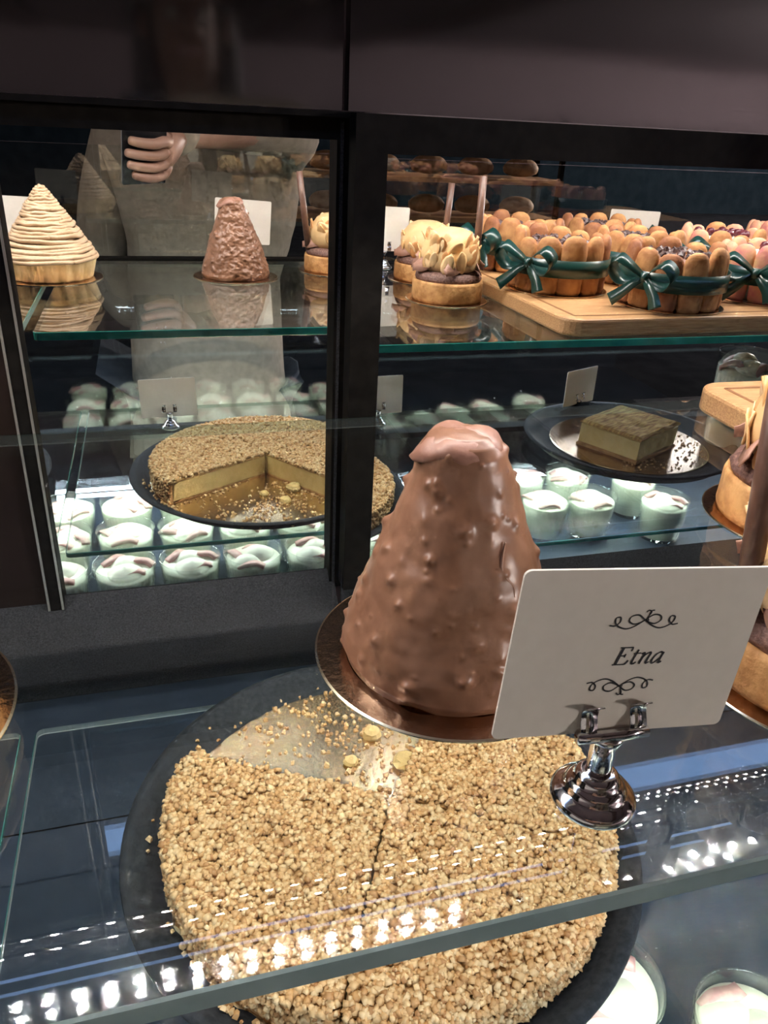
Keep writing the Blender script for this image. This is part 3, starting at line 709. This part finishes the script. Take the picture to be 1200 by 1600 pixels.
for x, y, lab in spots:
    c = proto if not used else copy_tree(proto); used = True
    c.location = (x, y, DECK+.0001); c.rotation_euler = (0,0,rng.uniform(-.5,.5) + (pi if rng.random() < .4 else 0))
    tag(c, lab, 'cream cup', 'cream cups on the deck')
t = copy_tree(proto); t.location = (0.905, 0.306, LS+.0001); t.scale = (1.0, 1.0, 1.95)
tag(t, 'tall glass of white cream on the lower shelf by the wooden board', 'cream cup')

# ------------------------------------------------------------------ chestnut (piped) cake
def mont_blanc():
    x, y = -0.128, 0.262
    foil_disc('thin foil board under the piped chestnut cake', x, y, SH+.0001, 0.064, M_BRONZE, .0012)
    t = thing('chestnut_cream_cake', 'pointed cake of piped chestnut cream strands in a fluted tart shell', 'cake', (x, y, SH+.0015))
    mb = MB(); mb.lathe([(0,0),(.050,0),(.052,.002),(.0575,.024),(.0585,.0275),(.0565,.0285),(.054,.026),(0,.024)], 200, wob=lambda a, z: (.055*abs(sin(9.5*a))-.03)*min(1, .3+z/.02))
    mb.build('tart_shell', M_CRUSTP, t, True)
    mb = MB(); mb.lathe([(0,.024),(.051,.024),(.046,.036),(.030,.066),(.012,.098),(.004,.106),(0,.107)], 60); mb.build('cream_core', M_CHESTNUT, t, True)
    rng = random.Random(21); mb = MB(); K = 27
    for k in range(K):
        u = k/(K-1); z = .027+u*.082; r = .0545*(1-u)**.92 + .0045; ph = rng.uniform(0,6); tilt = rng.uniform(-.07,.07); n = 72
        pts = []
        for i in range(n+1):
            a = 2*pi*i/n + ph
            q = r*(1+.035*noise.noise(Vector((cos(a)*2, sin(a)*2, k*1.7)))); pts.append((q*cos(a), q*sin(a), z + q*tilt*cos(a+ph*1.3) + .0016*noise.noise(Vector((cos(a)*2.5, sin(a)*2.5, k*.9+5)))))
        mb.tube(pts, .0027*(1-.25*u), 8)
    mb.tube([(0.003*cos(a*3)*(1-a/4), 0.003*sin(a*3)*(1-a/4), .106+a*.0016) for a in [q*.25 for q in range(16)]], .0022, 7)
    mb.build('chestnut_strands', M_CHESTNUT, t, True)
    mb = MB(); mb.lathe([(0,0),(.008,.001),(.0085,.004),(.005,.007),(0,.008)], 16, wob=lambda a, z: .35*noise.noise(Vector((cos(a)*2, sin(a)*2, z*300))))
    o = mb.build('cream_patch', M_CREAM, t, True, (.004, .0465, .030)); o.rotation_euler = (-1.0,0,0); o['label'] = 'white cream showing through'
mont_blanc()

# ------------------------------------------------------------------ almond tartlets
mb = MB(); prof = [(-.009,.0008),(-.0075,.0034),(-.004,.0052),(.0005,.0056),(.005,.0046),(.0082,.0022),(.0092,.0002)]
vs = []; fs = []
for (l, w) in prof:
    for s, th in ((-1,0),(-.6,.0007),(.6,.0007),(1,0),(.6,-.0007),(-.6,-.0007)): vs.append((s*w, th + 6*l*l, l))
for j in range(len(prof)-1):
    for i in range(6): fs.append((j*6+i, j*6+(i+1)%6, (j+1)*6+(i+1)%6, (j+1)*6+i))
fs += [(5,4,3,2,1,0), tuple(36+i for i in range(6))]
ALM = bpy.data.meshes.new('almond_slice'); ALM.from_pydata(vs, [], fs); ALM.update(); ALM.materials.append(M_ALMOND)
for f in ALM.polygons: f.use_smooth = True
ALM_M = []
for k, c in enumerate(((0.56,0.27,0.10),(0.70,0.43,0.19),(0.76,0.52,0.28))):
    m = pm('toasted_almond_%d' % k, c, tuple(min(1, q*1.15) for q in c), 140, 0.5); d = ALM.copy(); d.materials.clear(); d.materials.append(m); ALM_M.append(d)
def almond_tartlet(label, short, x, y, stick, seed, stick_tilt=(0,0), slen=.105):
    rng = random.Random(seed)
    foil_disc('small bronze board under the ' + short, x, y, SH+.0001, 0.0535, M_BRONZE, .0012)
    t = thing('almond_tartlet', label, 'tartlet', (x, y, SH+.0015), rng.uniform(0,.4), 'almond chocolate tartlets')
    w = lambda a, z: .012*noise.noise(Vector((cos(a)*5, sin(a)*5, z*80+seed)))
    mb = MB(); mb.lathe([(0,0),(.044,0),(.0452,.003),(.0448,.020),(.0435,.0235),(.040,.022),(0,.022)], 72, wob=w); mb.build('crust', M_CRUST, t, True)
    mb = MB(); mb.lathe([(0,.0215),(.0405,.0218),(.0425,.026),(.040,.031),(.034,.034),(0,.034)], 64, wob=lambda a, z: .03*noise.noise(Vector((cos(a)*8, sin(a)*8, z*150+seed)))); mb.build('ganache_layer', M_GANACHE, t, True)
    for k in range(7):   # thin curled chocolate shards lying on the rim
        a = 2*pi*k/7 + rng.uniform(-.3,.3); mb = MB()
        mb.strip(bez([(.020,-.012,.037),(.032,-.004,.0395+rng.uniform(0,.004)),(.040,.004,.0395),(.046,.013,.036)],4), lambda q: .006+.012*sin(pi*min(max(q,.08),.92)), .0011, (0,.5,.4))
        o = mb.build('chocolate_shard', M_MOUSSE, t, True); o.rotation_euler = (0,0,a)
    mb = MB(); mb.lathe([(0,.033),(.031,.033),(.0360,.040),(.0370,.052),(.0335,.065),(.026,.0745),(.015,.0795),(0,.0805)], 56, wob=lambda a, z: .05*noise.noise(Vector((cos(a)*3, sin(a)*3, z*60+seed)))); mb.build('praline_dome', M_CUSTARD, t, True)
    for k in range(46):
        a = rng.uniform(0, 2*pi); u = rng.random(); z = .041 + .027*u; r = .0372 - .009*u*u + .0012
        o = link('almond_slice', ALM_M[rng.choice((0,1,1,2,2))], t, (r*cos(a), r*sin(a), z))
        o.rotation_euler = (rng.uniform(-.35,.35)-.15, rng.uniform(-.6,.6), a - pi/2 + rng.uniform(-.5,.5)); f = rng.uniform(.95,1.5); o.scale = (f,f,f)
    sx, sy = stick
    mb = MB(); mb.tube([(0,0,0),(stick_tilt[0]*slen*.5,stick_tilt[1]*slen*.5,slen*.5),(stick_tilt[0]*slen,stick_tilt[1]*slen,slen)], .0046, 14)
    o = mb.build('chocolate_stick', M_STICK, t, True, (sx, sy, .030)); t.rotation_euler = (0,0,0)
    return t
almond_tartlet('almond tartlet half hidden behind the Etna card at the right edge', 'tartlet half hidden by the Etna card', 0.264, 0.213, (-.040,.004), 3, (-.13,0))
almond_tartlet('almond tartlet at the right edge, next to the bamboo board', 'tartlet next to the bamboo board', 0.369, 0.342, (.036,.0), 4, (.02,-.06)).scale = (1.02,1.02,1.10)
almond_tartlet('rearmost almond tartlet, seen only in the right mirror', 'rearmost almond tartlet', 0.384, 0.203, (.028,-.006), 6, (.06,0), .10)

# ------------------------------------------------------------------ wooden board with ribboned charlottes
def wood_board():
    t = thing('serving_board', 'bamboo serving board with rounded corners under the charlottes', 'board', (0.44, 0.548, SH+.0001), radians(-1.5))
    x0, x1, y0, y1, th, rad = -.004, .86, -.335, .0, .0195, .026
    bm = bmesh.new(); bmesh.ops.create_cube(bm, size=1.0)
    for v in bm.verts: v.co = Vector((x0+(v.co.x+.5)*(x1-x0), y0+(v.co.y+.5)*(y1-y0), (v.co.z+.5)*th))
    bmesh.ops.bevel(bm, geom=[e for e in bm.edges if abs(e.verts[0].co.z-e.verts[1].co.z) > th*.5], offset=rad, segments=6, profile=0.5, affect='EDGES')
    bmesh.ops.bevel(bm, geom=[e for e in bm.edges if abs(e.verts[0].co.z-e.verts[1].co.z) < 1e-6], offset=.003, segments=2, profile=0.5, affect='EDGES')
    bm_obj('plank_body', bm, M_WOOD, t)
    pts = [(x0+.02,y1-.02,th),(x1-.02,y1-.02,th),(x1-.02,y0+.02,th),(x0+.02,y0+.02,th),(x0+.02,y1-.02,th)]
    mb = MB()
    for a, b in zip(pts, pts[1:]): mb.strip([a, ((a[0]+b[0])/2,(a[1]+b[1])/2,th), b], .0035, .0008, (0,1,0) if abs(a[0]-b[0]) > .01 else (1,0,0))
    mb.build('juice_groove', M_WOODD, t)
wood_board()
BT = SH + .0201
def finger_mesh(mat):
    vs = []; fs = []; n = 12; L = 0.0685; rows_ = [(0.0,.84),(.004,.96),(.03,1.0),(.046,1.03),(.054,1.0),(.061,.88),(.066,.66),(L,.30)]
    for z, k in rows_:
        for i in range(n):
            a = 2*pi*i/n; vs.append((.0160*k*cos(a), .0082*k*sin(a), z))
    for j in range(len(rows_)-1):
        for i in range(n): fs.append((j*n+i, j*n+(i+1)%n, (j+1)*n+(i+1)%n, (j+1)*n+i))
    fs += [tuple(range(n-1,-1,-1)), tuple((len(rows_)-1)*n+i for i in range(n))]
    me = bpy.data.meshes.new('ladyfinger'); me.from_pydata(vs, [], fs); me.update(); me.materials.append(mat)
    for f in me.polygons: f.use_smooth = True
    return me
FING = [finger_mesh(M_BISC), finger_mesh(M_BISC2)]; FINGP = finger_mesh(M_BISCP)
def charlotte(label, x, y, bow, seed, pink=False, z=BT, group='charlottes tied with green ribbon'):
    rng = random.Random(seed)
    foil_disc('thin bronze board under the ' + label.split(',')[0], x, y, z+.0001, 0.067, M_BRONZE, .0010)
    t = thing('charlotte_cake', label, 'charlotte', (x, y, z+.0012), 0, group)
    n = 11; R = .0540
    for k in range(n):
        a = 2*pi*k/n + rng.uniform(-.03,.03)
        me = FINGP if (pink and rng.random() < .75) else FING[0 if rng.random() < .6 else 1]
        o = link('ladyfinger', me, t, (R*cos(a), R*sin(a), 0)); o.rotation_euler = (rng.uniform(-.03,.05), rng.uniform(-.04,.04), a - pi/2); s = rng.uniform(.95,1.05); o.scale = (s,s,s*rng.uniform(.95,1.05))
    mb = MB(); mb.lathe([(0,.001),(.047,.001),(.046,.050),(.040,.054),(0,.055)], 40); mb.build('cream_filling', M_CREAM if pink else M_MOUSSE, t, True)
    mb = MB()
    for k in range(70):
        a = rng.uniform(0,2*pi); rr = .040*sqrt(rng.random()); chip(mb, Vector((rr*cos(a), rr*sin(a), .0575+rng.uniform(0,.003))), rng.uniform(.003,.0065), rng)
    if pink:
        base = None
        for k in range(16):
            a = rng.uniform(0,2*pi); rr = .037*sqrt(rng.random()); b2 = MB(); b2.lathe([(0,-.006),(.0045,-.0045),(.0062,0),(.0045,.0045),(0,.006)], 12)
            if base is None: base = b2.build('berry', M_BERRY, t, True); o = base
            else: o = link('berry', base.data, t)
            o.location = (rr*cos(a), rr*sin(a), .060)
    else:
        o = mb.build('chocolate_shavings', M_SHAV, t); o['kind'] = 'stuff'
    RB = R + .0112
    mb = MB(); pts = [(RB*cos(2*pi*i/60), RB*sin(2*pi*i/60), .032) for i in range(61)]
    mb.strip(pts, .021, .0007, (0,0,1)); mb.build('ribbon_band', M_RIBBON, t, True)
    # the bow: two loops, two tails and a knot
    B = bpy.data.objects.new('ribbon_bow', None); C.objects.link(B); B.parent = t; B.location = ((RB+.002)*cos(bow), (RB+.002)*sin(bow), .036); B.rotation_euler = (0,0,bow+pi/2)
    for s in (-1, 1):
        mb = MB(); mb.strip(bez([(0,0,0),(s*.014,-.010,.012),(s*.030,-.014,.020),(s*.040,-.008,.008),(s*.030,-.003,-.006),(s*.013,-.001,-.005),(0,0,0)],8), lambda q: .007+.013*sin(pi*min(max(q,.02),.98)), .0007, (0,.85,.45))
        mb.build('bow_loop', M_RIBBON, B, True)
        mb = MB(); mb.strip(bez([(0,0,0),(s*.010,-.007,-.008),(s*.020,-.010,-.018),(s*.030+.004,-.012,-.030)],7), lambda q: .007+.009*q, .0007, (.8*s,.1,.6))
        mb.build('bow_tail', M_RIBBON, B, True)
    mb = MB(); mb.lathe([(0,-.006),(.005,-.005),(.0062,0),(.005,.005),(0,.006)], 16); mb.build('bow_knot', M_RIBBON, B, True)
    return t
charlotte('charlotte at the left end of the bamboo board, ribbon bow facing the mirror', 0.508, 0.372, radians(150), 1)
charlotte('charlotte nearest the mirror, ribbon tails hanging over the board edge', 0.612, 0.472, radians(152), 2)
charlotte('charlotte beside a chocolate stick, back left of the bamboo board', 0.520, 0.223, radians(165), 3)
charlotte('charlotte in the middle of the board, half hidden by two others', 0.655, 0.325, radians(60), 4)
charlotte('berry charlotte cut by the picture edge, green bow in front', 0.775, 0.440, radians(140), 5, True)
charlotte('charlotte just in front of the blank-backed card, back of the board', 0.675, 0.180, radians(40), 6)
charlotte('pink berry charlotte second from the right, behind the cut-off one', 0.815, 0.290, radians(130), 7, True)
charlotte('pink berry charlotte farthest right, nearer the mirror', 0.945, 0.385, radians(130), 8, True)
charlotte('pink berry charlotte at the far back corner of the board', 0.985, 0.230, radians(120), 9, True)

# ------------------------------------------------------------------ the photographer, seen faintly in the mirror
FW = -CAM_Z; O = Vector((0,0,ZC))
def cp(u, v, w): return O + CAM_X*u + CAM_Y*v + FW*w
def skin_obj(name, verts, edges, radii, mat, parent, root=0, sub=2):
    me = bpy.data.meshes.new(name); me.from_pydata([tuple(v) for v in verts], edges, []); me.update(); me.materials.append(mat)
    o = link(name, me, parent)
    sk = o.modifiers.new('skin', 'SKIN'); sk.use_smooth_shade = True
    lay = me.skin_vertices[0].data if me.skin_vertices else None
    if lay is None:
        bpy.context.view_layer.objects.active = o; bpy.ops.object.mode_set(mode='OBJECT'); bpy.ops.mesh.customdata_skin_add(); lay = me.skin_vertices[0].data
    for i, r in enumerate(radii): lay[i].radius = (r, r) if not isinstance(r, tuple) else r
    lay[root].use_root = True
    ss = o.modifiers.new('sub', 'SUBSURF'); ss.levels = sub; ss.render_levels = sub
    return o
person = thing('person', 'person in dark clothes holding up a phone, reflected in the mirror', 'person', (0.12, -0.56, 0.0))
PB = Vector((0.12, -0.56, 0.0))
V = []; E = []; R = []
def pv(p, r, prev=None):
    V.append(Vector(p) - PB); R.append(r)
    if prev is not None: E.append((prev, len(V)-1))
    return len(V)-1
pel = pv((.12,-.56,.95), .055); sp = pv((.12,-.55,1.12), .055, pel); ch = pv((.12,-.54,1.30), .085, sp); nk = pv((.115,-.53,1.45), .052, ch)
hb = pv((.11,-.51,1.52), .062, nk); hm = pv((.105,-.49,1.60), .082, hb); ht = pv((.105,-.505,1.69), .070, hm)
ns = pv((.105,-.395,1.59), .012, hm)
shr = pv((.29,-.54,1.38), .058, ch); elr = pv((.305,-.33,1.425), .042, shr); wr = pv(cp(.080,-.078,-.055), .024, elr)
pal = pv(cp(.058,-.082,-.016), .017, wr)
for i, (v0, ln) in enumerate(((-.060,.95),(-.080,1.08),(-.100,1.0),(-.118,.82))):
    a = pv(cp(.046, v0, -.004), .0095, pal); b = pv(cp(.024, v0+.002, .009), .0090, a); c = pv(cp(.024-.026*ln, v0+.006, .0105), .0082, b); d = pv(cp(.024-.046*ln, v0+.010, .0080), .0070, c)
th1 = pv(cp(.044,-.058,-.024), .0105, pal); th2 = pv(cp(.018,-.046,-.026), .0095, th1); th3 = pv(cp(.0,-.042,-.024), .0080, th2)
shl = pv((-.05,-.54,1.38), .058, ch); ell = pv((-.12,-.60,1.10), .042, shl); wl = pv((-.02,-.54,.97), .026, ell); hl = pv((.02,-.53,.93), .028, wl)
for k in range(4): q = pv((.005+.017*k,-.52,.88), .0085, hl); pv((.008+.016*k,-.52,.84), .0075, q)
q = pv((.055,-.51,.92), .009, hl); pv((.065,-.51,.89), .008, q)
for s in (-1, 1):
    hp = pv((.12+s*.09,-.56,.88), .060, pel); kn = pv((.12+s*.10,-.55,.50), .062, hp); an = pv((.12+s*.10,-.57,.10), .042, kn); pv((.12+s*.115,-.44,.045), .040, an)
skin_obj('body', V, E, R, M_SKIN, person, pel)
# clothing
V = []; E = []; R = []
p0 = pv((.12,-.56,.72), .205); pel = pv((.12,-.56,.90), .200, p0); sp = pv((.12,-.55,1.10), .185, pel); ch = pv((.12,-.54,1.30), .185, sp); nk = pv((.117,-.535,1.415), .070, ch)
shr = pv((.295,-.54,1.375), .078, ch); elr = pv((.307,-.335,1.42), .058, shr); q = pv(cp(.105,-.076,-.100), .046, elr); q = pv(cp(.084,-.078,-.062), .042, q); pv(cp(.074,-.079,-.036), .036, q)
shl = pv((-.055,-.54,1.375), .078, ch); ell = pv((-.12,-.60,1.10), .058, shl); pv((-.03,-.545,.98), .044, ell)
skin_obj('coat', V, E, R, M_COAT, person, pel)
V = []; E = []; R = []
pel = pv((.12,-.56,.95), .185)
for s in (-1, 1):
    hp = pv((.12+s*.10,-.56,.82), .125, pel); kn = pv((.12+s*.10,-.55,.50), .076, hp); pv((.12+s*.10,-.57,.13), .058, kn)
skin_obj('trousers', V, E, R, M_JEANS, person, pel)
V = []; E = []; R = []
a = pv((.105,-.525,1.70), .082); b = pv((.105,-.575,1.62), .080, a); c = pv((.108,-.585,1.50), .075, b); pv((.11,-.58,1.40), .05, c)
d = pv((.185,-.53,1.60), .03, a); pv((.19,-.53,1.45), .032, d); d = pv((.025,-.53,1.60), .03, a); pv((.02,-.53,1.45), .032, d)
skin_obj('hair', V, E, R, M_HAIR, person, 0)
for s in (-1, 1):
    mb = MB(); mb.lathe([(0,-.011),(.008,-.008),(.011,0),(.008,.008),(0,.011)], 12); mb.build('eye', M_CARD, person, True, Vector((.105+s*.030,-.412,1.612)) - PB)
    mb = MB(); mb.lathe([(0,-.028),(.008,-.02),(.010,0),(.008,.02),(0,.028)], 10); mb.build('ear', M_SKIN, person, True, Vector((.105+s*.084,-.50,1.595)) - PB)
mb = MB(); mb.tube([(.085,-.418,1.548),(.105,-.412,1.546),(.125,-.418,1.548)], .006, 8); o = mb.build('mouth', M_PINKFRUIT, person, True); o.location = -PB
phone = thing('phone', 'dark phone held up by the reflected photographer', 'phone', tuple(cp(0.012, -0.062, -0.0095)))
phone.rotation_mode = 'QUATERNION'; phone.rotation_quaternion = Matrix((CAM_X, CAM_Y, CAM_Z)).transposed().to_quaternion()
box('phone_body', -.036, .036, -.074, .074, -.004, .004, M_PHONE, phone, .0035, 3)
for (x, y) in ((-.012,.062),(-.012,.042),(.008,.052)):
    mb = MB(); mb.lathe([(0,0),(.0085,0),(.0085,-.0014),(.0065,-.0022),(0,-.0022)], 24); mb.build('camera_lens', M_CHROME, phone, True, (x, y, -.0041))
